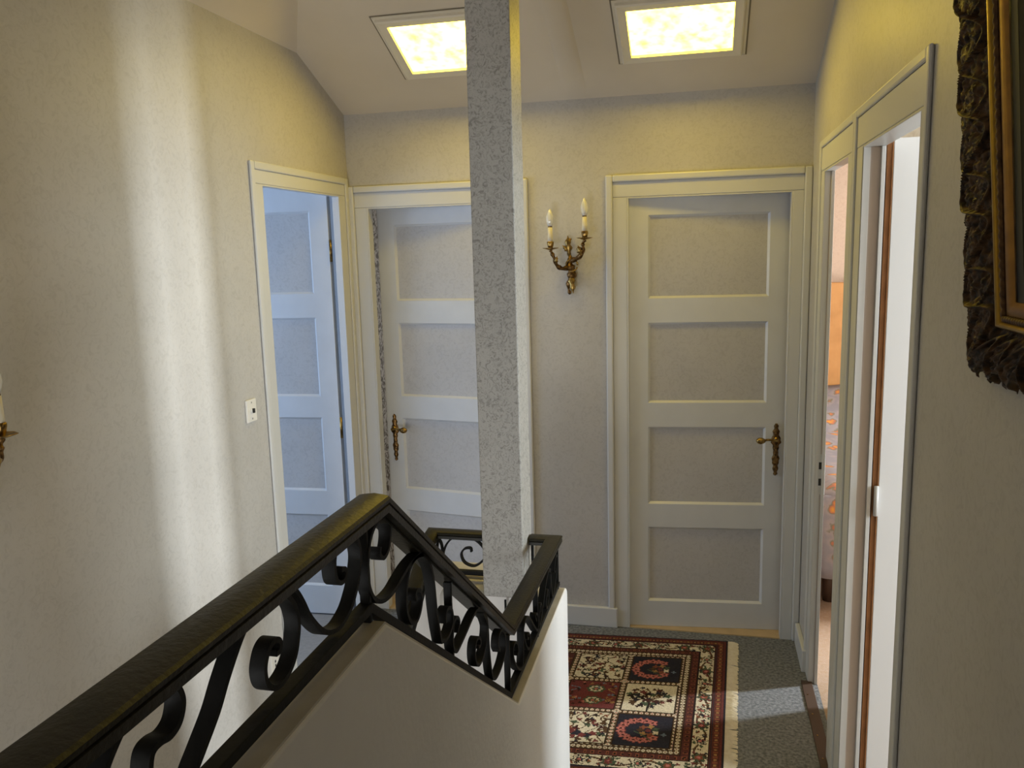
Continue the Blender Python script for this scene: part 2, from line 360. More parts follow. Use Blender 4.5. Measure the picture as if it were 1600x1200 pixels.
# ------------------------------------------------------------------ adjoining rooms
def room(name, x0, x1, y0, y1, z1, wm, fm, label, skip=(), holes=(), t=0.05):
    """open-sided room shell: walls as slabs; holes = (side, a0, a1, z0, z1)"""
    m = MB()
    for s_ in ('x0', 'x1', 'y0', 'y1'):
        if s_ in skip: continue
        h = [q for q in holes if q[0] == s_]
        def slab(a0, a1, b0, b1):
            if s_ == 'x0': m.box(x0-t, x0, a0, a1, b0, b1)
            if s_ == 'x1': m.box(x1, x1+t, a0, a1, b0, b1)
            if s_ == 'y0': m.box(a0, a1, y0-t, y0, b0, b1)
            if s_ == 'y1': m.box(a0, a1, y1, y1+t, b0, b1)
        lo, hi = (y0, y1) if s_[0] == 'x' else (x0, x1)
        if h:
            _, a0, a1, b0, b1 = h[0]
            slab(lo, a0, 0, z1); slab(a1, hi, 0, z1); slab(a0, a1, 0, b0); slab(a0, a1, b1, z1)
        else: slab(lo, hi, 0, z1)
    m.box(x0, x1, y0, y1, z1, z1+t)
    tag(m.build('wall_'+name, wm), label+' walls', 'wall', kind='structure')
    fl = box('floor_'+name, x0, x1, y0, y1, -0.12, -0.002, fm)
    tag(fl, label+' floor', 'floor', kind='structure')
room('side_room', XR+TR, 3.2, -0.7, 2.60, 2.6, CREAMW, BEIGEC, 'cream papered side room behind the white open door', ('x0',), (('x1', 1.2, 2.2, 1.1, 2.35),))
room('bedroom', XR+TR, 3.2, 2.66, 6.0, 2.6, PEACH, BEIGEC, 'peach papered bedroom', ('x0',), (('x1', 4.19, 4.39, 0.9, 2.3),))
tag(box('wall_bedroom_side', XR, XR+TR, YB+TB, 6.0, 0, 2.6, PEACH), 'peach papered bedroom wall beyond the doorway', 'wall', kind='structure')
room('left_room', -3.4, XL-TL, 1.5, 5.0, 2.6, ROOMW, STEPM, 'pale blue-lit room behind the left door', ('x1',), (('x0', 1.75, 3.05, 0.8, 2.2),))
tag(box('wall_left_room_side', XL-TL, XL-0.021, YB+TB, 5.0, 0, 2.6, ROOMW), 'pale wall between left room and back room', 'wall', kind='structure')
room('back_room', XL, XR, YB+TB, 5.6, 2.6, LEAFY, PALEWOOD, 'room with dark leafy wallpaper behind the facing doors', ('y0', 'x1'), (('y1', -1.2, 0.0, 0.8, 2.0),), 0.02)

# ------------------------------------------------------------------ door surrounds
def P_back(u, d, z): return (u, YB-d, z)
def P_right(u, d, z): return (XR-d, u, z)
def P_left(u, d, z): return (XL+d, u, z)
TRN = [1]
def surround(P, a, b, zh_, lining, label, aw, bw, hw, mw=0.03, ft=0.006, mt=0.018, jm=None, ma=True, mb_=True):
    """casing round an opening a..b: flat boards, a raised outer bead and the jamb lining"""
    TRN[0] += 1
    root = tag(empty('trim_%d' % TRN[0], P((a+b)/2, 0.0, 0)), label, 'door frame', kind='structure')
    inv = Vector(root.location)
    def pbox(name, u0, u1, d0, d1, z0, z1, bv=0.0025, mt_=None):
        p, q = Vector(P(u0, d0, z0))-inv, Vector(P(u1, d1, z1))-inv
        o = MB().box(p.x, q.x, p.y, q.y, p.z, q.z).build(name, mt_ or TRIMP, root); bevel(o, bv); return o
    fa_, fb_ = a-aw+(mw if ma else 0), b+bw-(mw if mb_ else 0)
    zt1 = zh_+hw-mw
    pbox('casing_board', fa_, a, 0, ft, 0, zh_); pbox('casing_board', b, fb_, 0, ft, 0, zh_)
    pbox('casing_head', fa_, fb_, 0, ft+0.0005, zh_+0.0008, zt1)
    if ma: pbox('outer_bead', fa_-mw, fa_, 0, mt, 0, zt1+mw, 0.006)
    if mb_: pbox('outer_bead', fb_, fb_+mw, 0, mt, 0, zt1+mw, 0.006)
    pbox('head_bead', fa_, fb_, 0, mt, zt1, zt1+mw, 0.006)
    lt = 0.006
    pbox('jamb', a, a+lt, ft-0.001, -lining, 0, zh_-lt, 0.001, jm); pbox('jamb', b-lt, b, ft-0.001, -lining, 0, zh_-lt, 0.001, jm)
    if jm is not None:
        pbox('jamb_face', a, a+lt+0.0006, ft-0.001, -0.016, 0, zh_-lt, 0.001); pbox('jamb_face', b-lt-0.0006, b, ft-0.001, -0.016, 0, zh_-lt, 0.001)
        pbox('door_stop', b-0.016, b-lt, -lining+0.012, -lining+0.001, 0, zh_-lt, 0.001)
    pbox('jamb_head', a, b, ft-0.001, -lining, zh_-lt, zh_, 0.001)
    return root
surround(P_back, dr0, dr1, zh, TB, 'grey painted frame around the closed door by the right corner', 0.092, 0.074, 0.095)
surround(P_back, dl0, dl1, zh, TB, 'grey painted frame around the ajar door behind the pillar', 0.090, 0.088, 0.098)
surround(P_left, la, lb, zhl, TL, 'cream painted frame around the doorway in the left wall', 0.083, 0.092, 0.081, 0.03, 0.004, 0.011)
surround(P_right, na, nb, zhr, 0.055, 'grey painted frame around the nearer doorway with the white door', 0.066, 0.115, 0.111, 0.026, 0.004, 0.011, JAMBP)
surround(P_right, fa, fb, zhr, TR, 'grey painted frame around the narrow bedroom doorway', 0.118, 0.104, 0.111, 0.026, 0.004, 0.011, JAMBP)
# baseboards
tag(box('baseboard_back', dl1+0.088, dr0-0.050, YB-0.022, YB, 0, 0.096, TRIMP, None, 0.004), 'white baseboard under the brass sconce', 'baseboard', kind='structure')
tag(box('baseboard_right', XR-0.020, XR, fb+0.104-0.03, YB-0.03, 0, 0.096, TRIMP, None, 0.004), 'white baseboard beside the bedroom doorway', 'baseboard', kind='structure')
# bronze strip at the bedroom doorway
th = box('threshold_strip', XR-0.03, XR+0.012, fa-0.12, fb, 0.0, 0.006, THRESH, None, 0.002)
tag(th, 'dark bronze carpet strip at the foot of the bedroom doorway', 'threshold')
for i in range(4):
    o = MB().lathe([(0.003, 0), (0.003, 0.0015), (0.001, 0.002)], (XR-0.016, fa-0.02+0.14*i, 0.006), 8).build('screw', BRASS, th)
tag(box('threshold_strip', dr0, dr1, YB-0.004, YB+0.25, 0.0, 0.005, PALEWOOD), 'pale wood sill under the closed door by the right corner', 'threshold')
tag(box('threshold_strip', dl0, dl1, YB-0.004, YB+0.25, 0.0, 0.005, PALEWOOD), 'pale wood sill under the ajar door behind the pillar', 'threshold')

# ------------------------------------------------------------------ panelled doors
PZ = [(1.895, 1.535), (1.428, 1.068), (0.958, 0.598), (0.488, 0.128)]
def panel_door(n, label, w_, h_, hinge, rz, mirror, handle, pz=PZ, stile=0.088, lock_edge=None, th_=0.036):
    """leaf in local XZ, hinge at x=0, front face at y=0 looking to -y; mirror flips x"""
    s = -1 if mirror else 1
    root = tag(empty('door_%d' % n, hinge, rz), label, 'door', kind='structure')
    m = MB(); ch, dp = 0.010, 0.011
    m.box(0, s*stile, 0, th_, 0.006, h_); m.box(s*(w_-stile), s*w_, 0, th_, 0.006, h_)
    zs = [h_] + [z for p in pz for z in p] + [0.006]
    for i in range(0, len(zs), 2): m.box(s*stile, s*(w_-stile), 0, th_, zs[i+1], zs[i])
    for (z1, z0) in pz:
        a, b = stile, w_-stile
        o_ = [(s*a, 0, z0), (s*b, 0, z0), (s*b, 0, z1), (s*a, 0, z1)]
        i_ = [(s*(a+ch), dp, z0+ch), (s*(b-ch), dp, z0+ch), (s*(b-ch), dp, z1-ch), (s*(a+ch), dp, z1-ch)]
        m.add(o_+i_, [(k, (k+1) % 4, (k+1) % 4+4, k+4) for k in range(4)])
    lf = m.build('leaf_frame', PAINT, root)
    for (z1, z0) in pz:
        MB().box(s*(stile+0.004), s*(w_-stile-0.004), dp-0.0005, th_-0.008, z0+0.004, z1-0.004).build('panel', WPD, root)
    if handle: door_handle(root, s*(w_-0.043), 0.905, -s)
    return root
def door_handle(root, x, z, dirx):
    # long rococo back plate
    nodes = [(0.0, 0.004), (0.02, 0.009), (0.06, 0.007), (0.10, 0.011), (0.16, 0.012), (0.2, 0.010), (0.27, 0.016), (0.36, 0.015), (0.41, 0.010), (0.50, 0.012),
             (0.57, 0.013), (0.62, 0.020), (0.70, 0.021), (0.75, 0.014), (0.82, 0.013), (0.86, 0.015), (0.91, 0.008), (0.96, 0.010), (1.0, 0.004)]
    H = 0.236; zb = z-0.165
    m = MB(); n = 46
    ts = [i/n for i in range(n+1)]
    def hw(t):
        for (a, p), (b, q) in zip(nodes, nodes[1:]):
            if a <= t <= b: return p+(q-p)*(t-a)/(b-a)
        return 0.004
    def fn(u, v):
        h = hw(v); a = (u-0.5)*2
        rip = 0.0018*math.sin(v*58+a*3)+0.0012*math.sin(v*95)*math.cos(a*6)
        return (x+a*h*(1+0.12*math.sin(v*62)), -(0.002+0.0065*(1-a*a)+rip*(1-abs(a))), zb+v*H)
    m.grid(fn, 8, n)
    pl = m.build('handle_plate', BRASSD, root, True)
    sd = pl.modifiers.new('solid', 'SOLIDIFY'); sd.thickness = 0.003
    pth = [(x, -0.006, z), (x, -0.032, z), (x+dirx*0.012, -0.042, z+0.002), (x+dirx*0.035, -0.046, z+0.006), (x+dirx*0.055, -0.046, z+0.004)]
    pp = catmull(pth, 5)
    m = MB(); m.tube(pp, [0.008-0.003*min(1, i/12) for i in range(len(pp))], 10)
    m.lathe([(0.012, 0), (0.013, 0.004), (0.009, 0.009), (0.006, 0.012)], (0, 0, 0), 12)
    k = len(m.v)-48
    for q in range(k, len(m.v)):
        a = m.v[q]; m.v[q] = (x+a[0], -0.006-a[2], z+a[1])
    lv = m.build('lever', BRASS, root, True)
    m = MB(); c = Vector((x+dirx*0.074, -0.046, z+0.001))
    prof = [(0.004, -0.028), (0.009, -0.022), (0.0135, -0.010), (0.0145, 0.002), (0.011, 0.013), (0.006, 0.020), (0.002, 0.023)]
    m.lathe(prof, (0, 0, 0), 24, 0.07, 8, 0.5)
    m.v = [(c.x+dirx*v[2]*0.8, c.y+v[1], c.z+v[0]) for v in m.v]
    m.build('knob', BRASS, lv, True)
panel_door(1, 'grey four-panel door with brass lever on its right, by the corner', 0.690, 1.985, (-0.320, 3.645, 0), math.radians(5.2), False, True)
panel_door(2, 'grey four-panel door standing ajar, half hidden by the pillar', 0.690, 1.985, (-0.842, 3.645, 0), math.radians(-8.6), True, True)
PZL = [(1.962, 1.585), (1.474, 1.100), (0.998, 0.636), (0.517, 0.150)]
d3 = panel_door(3, 'blue-lit four-panel door opened into the room at left', 0.66, 2.075, (-1.672, 3.520, 0), math.radians(3.0), True, False, PZL)
for z in (1.78, 0.95, 0.2):
    MB().tube([(0.007, -0.002, z-0.05), (0.007, -0.002, z+0.05)], 0.0065, 10).build('hinge', BRASS, d3, True)
# plain white leaf open in the nearer doorway
d4 = tag(empty('door_4', (0.510, 2.500, 0), 0), 'flat white door opened wide in the nearer right doorway', 'door', kind='structure')
bevel(MB().box(0, 0.70, 0, 0.038, 0.008, 2.033).build('leaf', mat('white_leaf', (0.80, 0.81, 0.82), 0.4, bump=(50, 0.06, 0.002)), d4), 0.002)
MB().box(-0.0022, 0.0, 0.001, 0.037, 0.010, 2.030).build('leaf_edge', BROWN, d4)
for z in (1.0,):
    MB().tube([(-0.006, -0.004, z-0.045), (-0.006, -0.004, z+0.045)], 0.0065, 10).build('hinge', TRIMP, d4, True)
d5 = tag(empty('door_5', (0.502, 2.772, 0), math.radians(55)), 'bedroom door half open into the bedroom', 'door', kind='structure')
bevel(MB().box(0, 0.50, 0, 0.036, 0.008, 2.012).build('leaf', PAINT, d5), 0.002)
MB().box(-0.015, -0.0025, 0.012, 0.03, 0.0, 2.02).build('rebate_strip', BROWN, d4)
# strike plate in the far bedroom jamb
sk = tag(empty('strike_plate', (XR+0.012, fb-0.006, 0)), 'painted strike plate with two dark slots in the bedroom jamb', 'strike plate')
MB().box(-0.010, 0.022, -0.002, 0, 0.79, 0.95).build('plate', TRIMP, sk)
for z in (0.905, 0.84): MB().box(-0.002, 0.014, -0.0028, -0.0018, z-0.014, z+0.014).build('slot', DARK, sk)

# ------------------------------------------------------------------ wrought iron railing
XRL = -0.400; BW, BT = 0.016, 0.0055
ZT_H, ZT_L = 1.453, 0.937                   # handrail top
SC = {
'S1':[(0.515,1.333),(0.527,1.345),(0.539,1.355),(0.561,1.374),(0.578,1.394),(0.599,1.415),(0.617,1.429),(0.631,1.437),(0.643,1.440),(0.659,1.438),(0.675,1.431),(0.691,1.418),(0.702,1.402),(0.705,1.384),(0.701,1.369),(0.694,1.356),(0.681,1.346),(0.665,1.342),(0.651,1.345),(0.640,1.355),(0.637,1.369),(0.641,1.380),(0.647,1.387),(0.656,1.390),(0.664,1.388),(0.668,1.382),(0.665,1.376),(0.659,1.376)],
'S2':[(0.671,1.440),(0.693,1.430),(0.707,1.417),(0.718,1.401),(0.727,1.385),(0.737,1.372),(0.750,1.358),(0.764,1.347),(0.779,1.341),(0.796,1.338),(0.813,1.341),(0.828,1.347),(0.840,1.357),(0.849,1.367),(0.857,1.382),(0.862,1.396),(0.860,1.410),(0.853,1.423),(0.840,1.433),(0.826,1.438),(0.814,1.437),(0.804,1.432),(0.797,1.425),(0.793,1.415),(0.793,1.402),(0.796,1.393),(0.804,1.387),(0.814,1.386),(0.820,1.391),(0.818,1.398),(0.808,1.401)],
'S3':[(0.922,1.386),(0.920,1.377),(0.930,1.368),(0.945,1.371),(0.954,1.383),(0.956,1.397),(0.949,1.412),(0.937,1.420),(0.916,1.421),(0.895,1.409),(0.884,1.388),(0.880,1.362),(0.887,1.339),(0.905,1.321),(0.930,1.312),(0.960,1.311),(0.988,1.317),(1.021,1.323),(1.053,1.323),(1.077,1.317)],
'S4':[(1.144,1.148),(1.133,1.181),(1.125,1.216),(1.121,1.248),(1.114,1.275),(1.100,1.298),(1.080,1.315),(1.058,1.323),(1.037,1.323),(1.020,1.316),(1.008,1.301),(1.003,1.284),(1.003,1.265),(1.011,1.247),(1.025,1.235),(1.041,1.232),(1.056,1.240),(1.064,1.253),(1.061,1.267),(1.048,1.275),(1.039,1.272),(1.042,1.263)],
'S5':[(1.144,1.148),(1.166,1.141),(1.190,1.143),(1.205,1.154),(1.204,1.170),(1.195,1.182),(1.180,1.187),(1.169,1.181),(1.170,1.168)],
'S6':[(1.228,1.124),(1.240,1.136),(1.229,1.150),(1.210,1.150),(1.201,1.127),(1.204,1.106),(1.220,1.094),(1.247,1.096),(1.284,1.102),(1.323,1.109),(1.356,1.107),(1.387,1.090),(1.410,1.066),(1.416,1.043),(1.404,1.021),(1.379,1.003),(1.351,1.001),(1.332,1.014),(1.326,1.036),(1.333,1.052),(1.349,1.055),(1.363,1.045),(1.362,1.034),(1.348,1.037)],
'S7':[(1.387,1.088),(1.416,1.049),(1.421,1.009),(1.428,0.966),(1.439,0.931),(1.457,0.915),(1.484,0.910),(1.522,0.915),(1.550,0.933),(1.549,0.962),(1.526,0.985),(1.500,0.986),(1.491,0.968),(1.504,0.951)],
'S0':[(0.404,1.335),(0.412,1.370),(0.424,1.396),(0.436,1.412),(0.455,1.428),(0.470,1.435),(0.488,1.437),(0.502,1.434),(0.511,1.426),(0.517,1.414),(0.517,1.404),(0.511,1.394),(0.500,1.390),(0.489,1.392),(0.480,1.391),(0.475,1.384),(0.470,1.362),(0.462,1.336)],
}
def zbar(y): return 1.321-0.727*(y-0.885)
def flat_bar(name, pts2, to3, nrm, parent, w_=BW, t_=BT, m=IRON):
    """flat bar bent in a plane: pts2 curve, to3 maps to 3D, nrm = plane normal (bar width direction)"""
    P = [Vector(to3(p)) for p in catmull(pts2, 5)]; n = len(P); nn = Vector(nrm); vs = []
    for i in range(n):
        d = (P[min(i+1, n-1)]-P[max(i-1, 0)]).normalized(); k = d.cross(nn).normalized()
        tt = t_*(1.15 if i in (0, n-1) else 1)
        for a, b in ((-1, -1), (1, -1), (1, 1), (-1, 1)): vs.append(P[i]+nn*(a*w_/2)+k*(b*tt/2))
    fs = [(i*4+k, i*4+(k+1) % 4, (i+1)*4+(k+1) % 4, (i+1)*4+k) for i in range(n-1) for k in range(4)]
    fs += [(3, 2, 1, 0), tuple((n-1)*4+k for k in range(4))]
    o = MB().add(vs, fs).build(name, m, parent); smooth_by_angle(o, 0.7); return o
RAILP = [(-0.0215, -0.021), (-0.0215, -0.012), (-0.0185, -0.0105), (-0.0215, -0.009), (-0.0225, -0.004), (-0.0195, -0.0012), (-0.013, 0.0), (0.0, 0.0015)]
RAILP = RAILP + [(-a, b) for a, b in RAILP[-2::-1]]
RAILP += [(0.010, -0.021), (0.010, -0.025), (-0.010, -0.025), (-0.010, -0.021)]
rail = tag(empty('stair_railing', (XRL, 0.9, ZCOP_H)), 'black wrought iron scroll railing stepping down in the foreground', 'railing')
ro = Vector(rail.location)
YP1, YP2, YP3 = 0.928, 1.650, 2.222
path = [(XRL, YREAR+0.02, ZT_H), (XRL, YP1, ZT_H), (-0.417, YP2, ZT_L), (-0.411, YP3, ZT_L), (-0.480, YP3, ZT_L)]
hr = MB().sweep(RAILP, [Vector(p)-ro for p in path]).build('handrail', RAILM, rail); smooth_by_angle(hr, 0.5)
sq = [(-0.0085, -0.006), (0.0085, -0.006), (0.0085, 0.006), (-0.0085, 0.006)]
br = MB().sweep(sq, [Vector(p)-ro for p in [(XRL, YREAR+0.02, 1.321), (XRL, 0.885, 1.321), (XRL, 1.589, 0.804), (XRL, 2.205, 0.804)]]).build('bottom_bar', IRON, rail); bevel(br, 0.001)
def post(y, z0, z1, x=XRL, w_=0.013, t_=0.007): bevel(MB().box(x-ro.x-w_/2, x-ro.x+w_/2, y-ro.y-t_/2, y-ro.y+t_/2, z0-ro.z, z1-ro.z).build('post', IRON, rail), 0.001)
post(0.885, ZCOP_H, ZT_H-0.025); post(1.205, zbar(1.205), 1.222); post(1.589, ZCOP_L, 0.945)
post(0.36, ZCOP_H, ZT_H-0.025); post(2.198, ZCOP_L, ZT_L-0.02)
post(YP3, 0.778, ZT_L-0.02, -0.474, 0.007, 0.007)
for k, pts in SC.items():
    flat_bar('scroll', pts, lambda p: Vector((XRL, p[0], p[1]))-ro, (1, 0, 0), rail)
grp = [[(y, z-zbar(y)) for y, z in SC[k]] for k in ('S6', 'S7')]
kk = 0.78
for g in grp:
    flat_bar('scroll', g, lambda p: Vector((XRL, 1.589+(1.589-p[0])*kk, 0.804+p[1]*0.76))-ro, (1, 0, 0), rail)
    flat_bar('scroll', g, lambda p: Vector((XRL, 1.903+(p[0]-1.199)*kk, 0.804+p[1]*0.76))-ro, (1, 0, 0), rail)
post(1.897, ZCOP_L, ZT_L-0.02)

# second railing: across the landing end of the well and down the far flight
XB_, YBk = -0.786, 2.245
rail2 = tag(empty('stair_railing', (XB_, YBk, 0.787)), 'black scroll railing beyond the pillar turning down the far flight', 'railing')
ro = Vector(rail2.location)
sl2 = 0.742
ZB2 = 0.932
path = [(-0.560, YBk, ZB2), (XB_, YBk, ZB2), (XB_, 2.19, ZB2-0.014), (XB_, 0.9, ZB2-0.014-sl2*1.29)]
hr = MB().sweep(RAILP, [Vector(p)-ro for p in path]).build('handrail', RAILM, rail2); smooth_by_angle(hr, 0.5)
br = MB().sweep(sq, [Vector(p)-ro for p in [(-0.55, YBk, 0.803), (XB_, YBk, 0.803), (XB_, 2.16, 0.800), (XB_, 0.9, 0.800-sl2*1.26)]]).build('bottom_bar', IRON, rail2)
BP = [(-0.756, 0.845), (-0.752, 0.866), (-0.741, 0.890), (-0.720, 0.910), (-0.688, 0.916), (-0.654, 0.908), (-0.632, 0.890), (-0.621, 0.867), (-0.632, 0.842), (-0.658, 0.825), (-0.687, 0.834), (-0.697, 0.859), (-0.686, 0.877), (-0.668, 0.880), (-0.665, 0.869)]
flat_bar('scroll', BP, lambda p: Vector((p[0], YBk, p[1]))-ro, (0, 1, 0), rail2, 0.012)
flat_bar('scroll', [(-0.770, 0.83), (-0.774, 0.86), (-0.768, 0.90), (-0.758, 0.885), (-0.756, 0.845)], lambda p: Vector((p[0], YBk, p[1]))-ro, (0, 1, 0), rail2, 0.012)
bevel(MB().box(-0.006, 0.006, -0.006, 0.006, 0.0, ZT_L-0.02-ro.z).build('post', IRON, rail2), 0.001)
for j in range(3):
    for k in ('S6', 'S7'):
        g = [(y-1.199, (z-zbar(y))*0.95) for y, z in SC[k]]
        y0 = 2.17-0.39*j
        flat_bar('scroll', g, lambda p: Vector((XB_, y0-p[0], 0.800-sl2*max(0, 2.16-(y0-p[0]))+p[1]))-ro, (1, 0, 0), rail2)
# thin iron stay in the well
ty = tag(MB().tube([(-0.535, 2.125, 0.70), (-0.535, 2.125, 0.778)], 0.0032, 8).build('iron_stay', IRON, None, True), 'thin black iron stay under the foot of the pillar', 'rod')

# ------------------------------------------------------------------ ceiling lights
def ceiling_light(x0, x1, y0, y1, label):
    c = on_slope((x0+x1)/2, (y0+y1)/2); root = tag(empty('ceiling_light', c), label, 'light', 'ceiling lights on the slope')
    ex = Vector((1, 0, 0)); ey = Vector((0, 1, -SL)).normalized()
    hx = (x1-x0)/2; hy = (y1-y0)/2*math.sqrt(1+SL*SL)
    def L(a, b, d): return ex*a+ey*b+nS*d
    m = MB(); fw = 0.036
    loops = [(hx+0.012, hy+0.012, 0.0), (hx+0.012, hy+0.012, 0.004), (hx, hy, 0.004), (hx, hy, 0.016), (hx-0.006, hy-0.006, 0.020), (hx-fw, hy-fw, 0.016), (hx-fw-0.002, hy-fw-0.002, 0.004)]
    vs = []
    for a, b, d in loops: vs += [L(-a, -b, d), L(a, -b, d), L(a, b, d), L(-a, b, d)]
    fs = [(i*4+k, i*4+(k+1) % 4, (i+1)*4+(k+1) % 4, (i+1)*4+k) for i in range(len(loops)-1) for k in range(4)]
    m.add(vs, fs); fr = m.build('frame', mat('light_frame', (0.74, 0.69, 0.58), 0.5), root)
    a, b = hx-fw, hy-fw
    m = MB()
    def dif(u, v): return L((u-0.5)*2*a, (v-0.5)*2*b, 0.006+0.003*math.sin(u*70)*math.sin(v*60)*0.3)
    m.grid(dif, 40, 32); m.build('diffuser', DIFF, root, True)
    # dark seam where the frame meets the plaster
    m = MB(); lo = [(hx+0.018, hy+0.018, 0.0012), (hx+0.012, hy+0.012, 0.0018)]; vs = []
    for a, b, d in lo: vs += [L(-a, -b, d), L(a, -b, d), L(a, b, d), L(-a, b, d)]
    m.add(vs, [(k, (k+1) % 4, (k+1) % 4+4, k+4) for k in range(4)]); m.build('gasket', mat('grey_gasket', (0.20, 0.17, 0.12), 0.8), root)
    return root
ceiling_light(-1.212, -0.76, 3.062, 3.40, 'square lit yellow ceiling panel left of the pillar')
ceiling_light(-0.315, 0.138, 3.092, 3.408, 'square lit yellow ceiling panel right of the pillar')

# ------------------------------------------------------------------ wall sconces
def sconce(label):
    root = tag(empty('wall_sconce'), label, 'sconce', 'brass candle sconces')
    # local: wall at y=0, projecting to -y, z=0 at lower tip
    m = MB()
    body = catmull([(-0.002, -0.008, 0.0), (-0.008, -0.012, 0.03), (0.004, -0.018, 0.065), (0.010, -0.024, 0.10), (0.002, -0.026, 0.13), (0.004, -0.022, 0.16), (-0.002, -0.016, 0.20), (0.004, -0.014, 0.245)], 5)
    n = len(body)
    rad = [0.004+0.015*math.sin(math.pi*min(1, (i/n)*1.2))**1.5+0.004*math.sin(i*1.1) for i in range(n)]
    m.tube([tuple(p) for p in body], [max(0.004, r) for r in rad], 10)
    m.build('back_plate', BRASSD, root, True)
    def leaf(name, c, ang, ln, wd, yy):
        q = MB()
        def fn(u, v):
            a = (u-0.5)*2; ww = wd*math.sin(math.pi*min(0.97, v*0.9+0.07))*(1+0.28*math.sin(v*19))
            x = a*ww; z = v*ln; y = yy-0.012*math.sin(v*2.6)-0.006*(1-a*a)
            return (c[0]+x*math.cos(ang)+z*math.sin(ang), y, c[1]-x*math.sin(ang)+z*math.cos(ang))
        q.grid(fn, 6, 14); o = q.build(name, BRASS, root, True); o.modifiers.new('s', 'SOLIDIFY').thickness = 0.003
    leaf('acanthus_leaf', (-0.001, 0.165), -0.05, 0.092, 0.015, -0.020)
    leaf('acanthus_leaf', (0.0, 0.185), -0.75, 0.042, 0.009, -0.022)
    leaf('acanthus_leaf', (0.012, 0.140), 0.9, 0.050, 0.009, -0.034)
    leaf('acanthus_leaf', (-0.050, 0.135), 0.2, 0.035, 0.008, -0.085)
    leaf('acanthus_leaf', (0.062, 0.170), -0.3, 0.045, 0.011, -0.085)
    leaf('acanthus_leaf', (0.004, 0.10), 3.0, 0.095, 0.014, -0.026)
    m = MB(); ring = [(0.012+0.026*math.cos(t), -0.035, 0.128+0.026*math.sin(t)) for t in [i*0.33 for i in range(19)]]
    m.tube(ring, [0.0035+0.0015*math.sin(i) for i in range(19)], 8); m.build('scroll_ring', BRASS, root, True)
    for (sx, cx, cz, pts) in ((-1, -0.072, 0.196, [(-0.004, -0.03, 0.118), (-0.030, -0.055, 0.116), (-0.048, -0.078, 0.132), (-0.056, -0.088, 0.160), (-0.066, -0.09, 0.182), (-0.072, -0.09, 0.196)]),
                              (1, 0.078, 0.236, [(0.012, -0.03, 0.150), (0.040, -0.055, 0.158), (0.064, -0.078, 0.178), (0.070, -0.09, 0.204), (0.070, -0.092, 0.220), (0.078, -0.09, 0.236)])):
        a = empty('candle_arm', (0, 0, 0)); a.parent = root
        bpy.data.objects.remove(a)
        pp = [tuple(p) for p in catmull(pts, 6)]
        ar = MB().tube(pp, [0.0105-0.0040*i/len(pp)+0.0020*math.sin(i*0.9) for i in range(len(pp))], 9).build('arm', BRASSD, root, True)
        q = MB(); q.lathe([(0.003, 0), (0.010, 0.001), (0.031, 0.008), (0.034, 0.010), (0.030, 0.0105), (0.010, 0.004), (0.008, 0.006), (0.011, 0.014), (0.014, 0.028), (0.014, 0.036), (0.010, 0.038)], (cx, -0.09, cz), 24, 0.07, 6)
        q.build('drip_cup', BRASS, ar, True)
        q = MB(); q.lathe([(0.0115, 0.034), (0.0112, 0.06), (0.0105, 0.097), (0.006, 0.098)], (cx, -0.09, cz), 18); q.build('candle_sleeve', IVORY, ar, True)
        MB().lathe([(0.009, 0.096), (0.0098, 0.100), (0.009, 0.102)], (cx, -0.09, cz), 14).build('bulb_collar', BRASSD, ar, True)
        q = MB(); q.lathe([(0.008, 0.101), (0.0135, 0.115), (0.0162, 0.130), (0.0148, 0.146), (0.0105, 0.160), (0.0055, 0.170), (0.0012, 0.176)], (cx, -0.09, cz), 30, 0.035, 7, 0.8); q.build('flame_bulb', BULB, ar, True)
    return root
s1 = sconce('gilt two-candle wall sconce between the pillar and the closed door'); s1.location = (-0.572, YB, 1.560)
s2 = sconce('gilt candle sconce cut off by the left edge of the picture'); s2.location = (XL, 1.402, 1.132); s2.rotation_euler = (0, 0, math.pi/2)

# ------------------------------------------------------------------ switch and socket on the left wall
sw = tag(empty('light_switch', (XL, 2.651, 1.203)), 'white light switch on the wall beside the left doorway', 'switch')
bevel(MB().box(0, 0.009, -0.033, 0.033, -0.042, 0.042).build('plate', WHITEP, sw), 0.003)
k = MB().lathe([(0.011, 0), (0.011, 0.003), (0.008, 0.004)], (0, 0, 0), 16).build('knob_ring', WHITEP, sw, True)
k.rotation_euler = (0, math.pi/2, 0); k.location = (0.009, 0, 0.0)
MB().box(0.012, 0.020, -0.004, 0.004, -0.008, 0.008).build('toggle', DARK, sw)
for z in (-0.030, 0.030): MB().box(0.0085, 0.0096, -0.003, 0.003, z-0.003, z+0.003).build('screw', mat('screw_grey', (0.4, 0.38, 0.34), 0.4, 0.6), sw)
so = tag(empty('wall_socket', (XL, 2.657, 0.196)), 'small ivory wall socket low on the left wall behind the railing', 'socket')
bevel(MB().box(0, 0.022, -0.028, 0.028, -0.055, 0.055).build('body', WHITEP, so), 0.005)
for z in (-0.014, 0.004, 0.020): MB().box(0.0215, 0.0226, -0.004, 0.004, z-0.005, z+0.005).build('pin_hole', DARK, so)

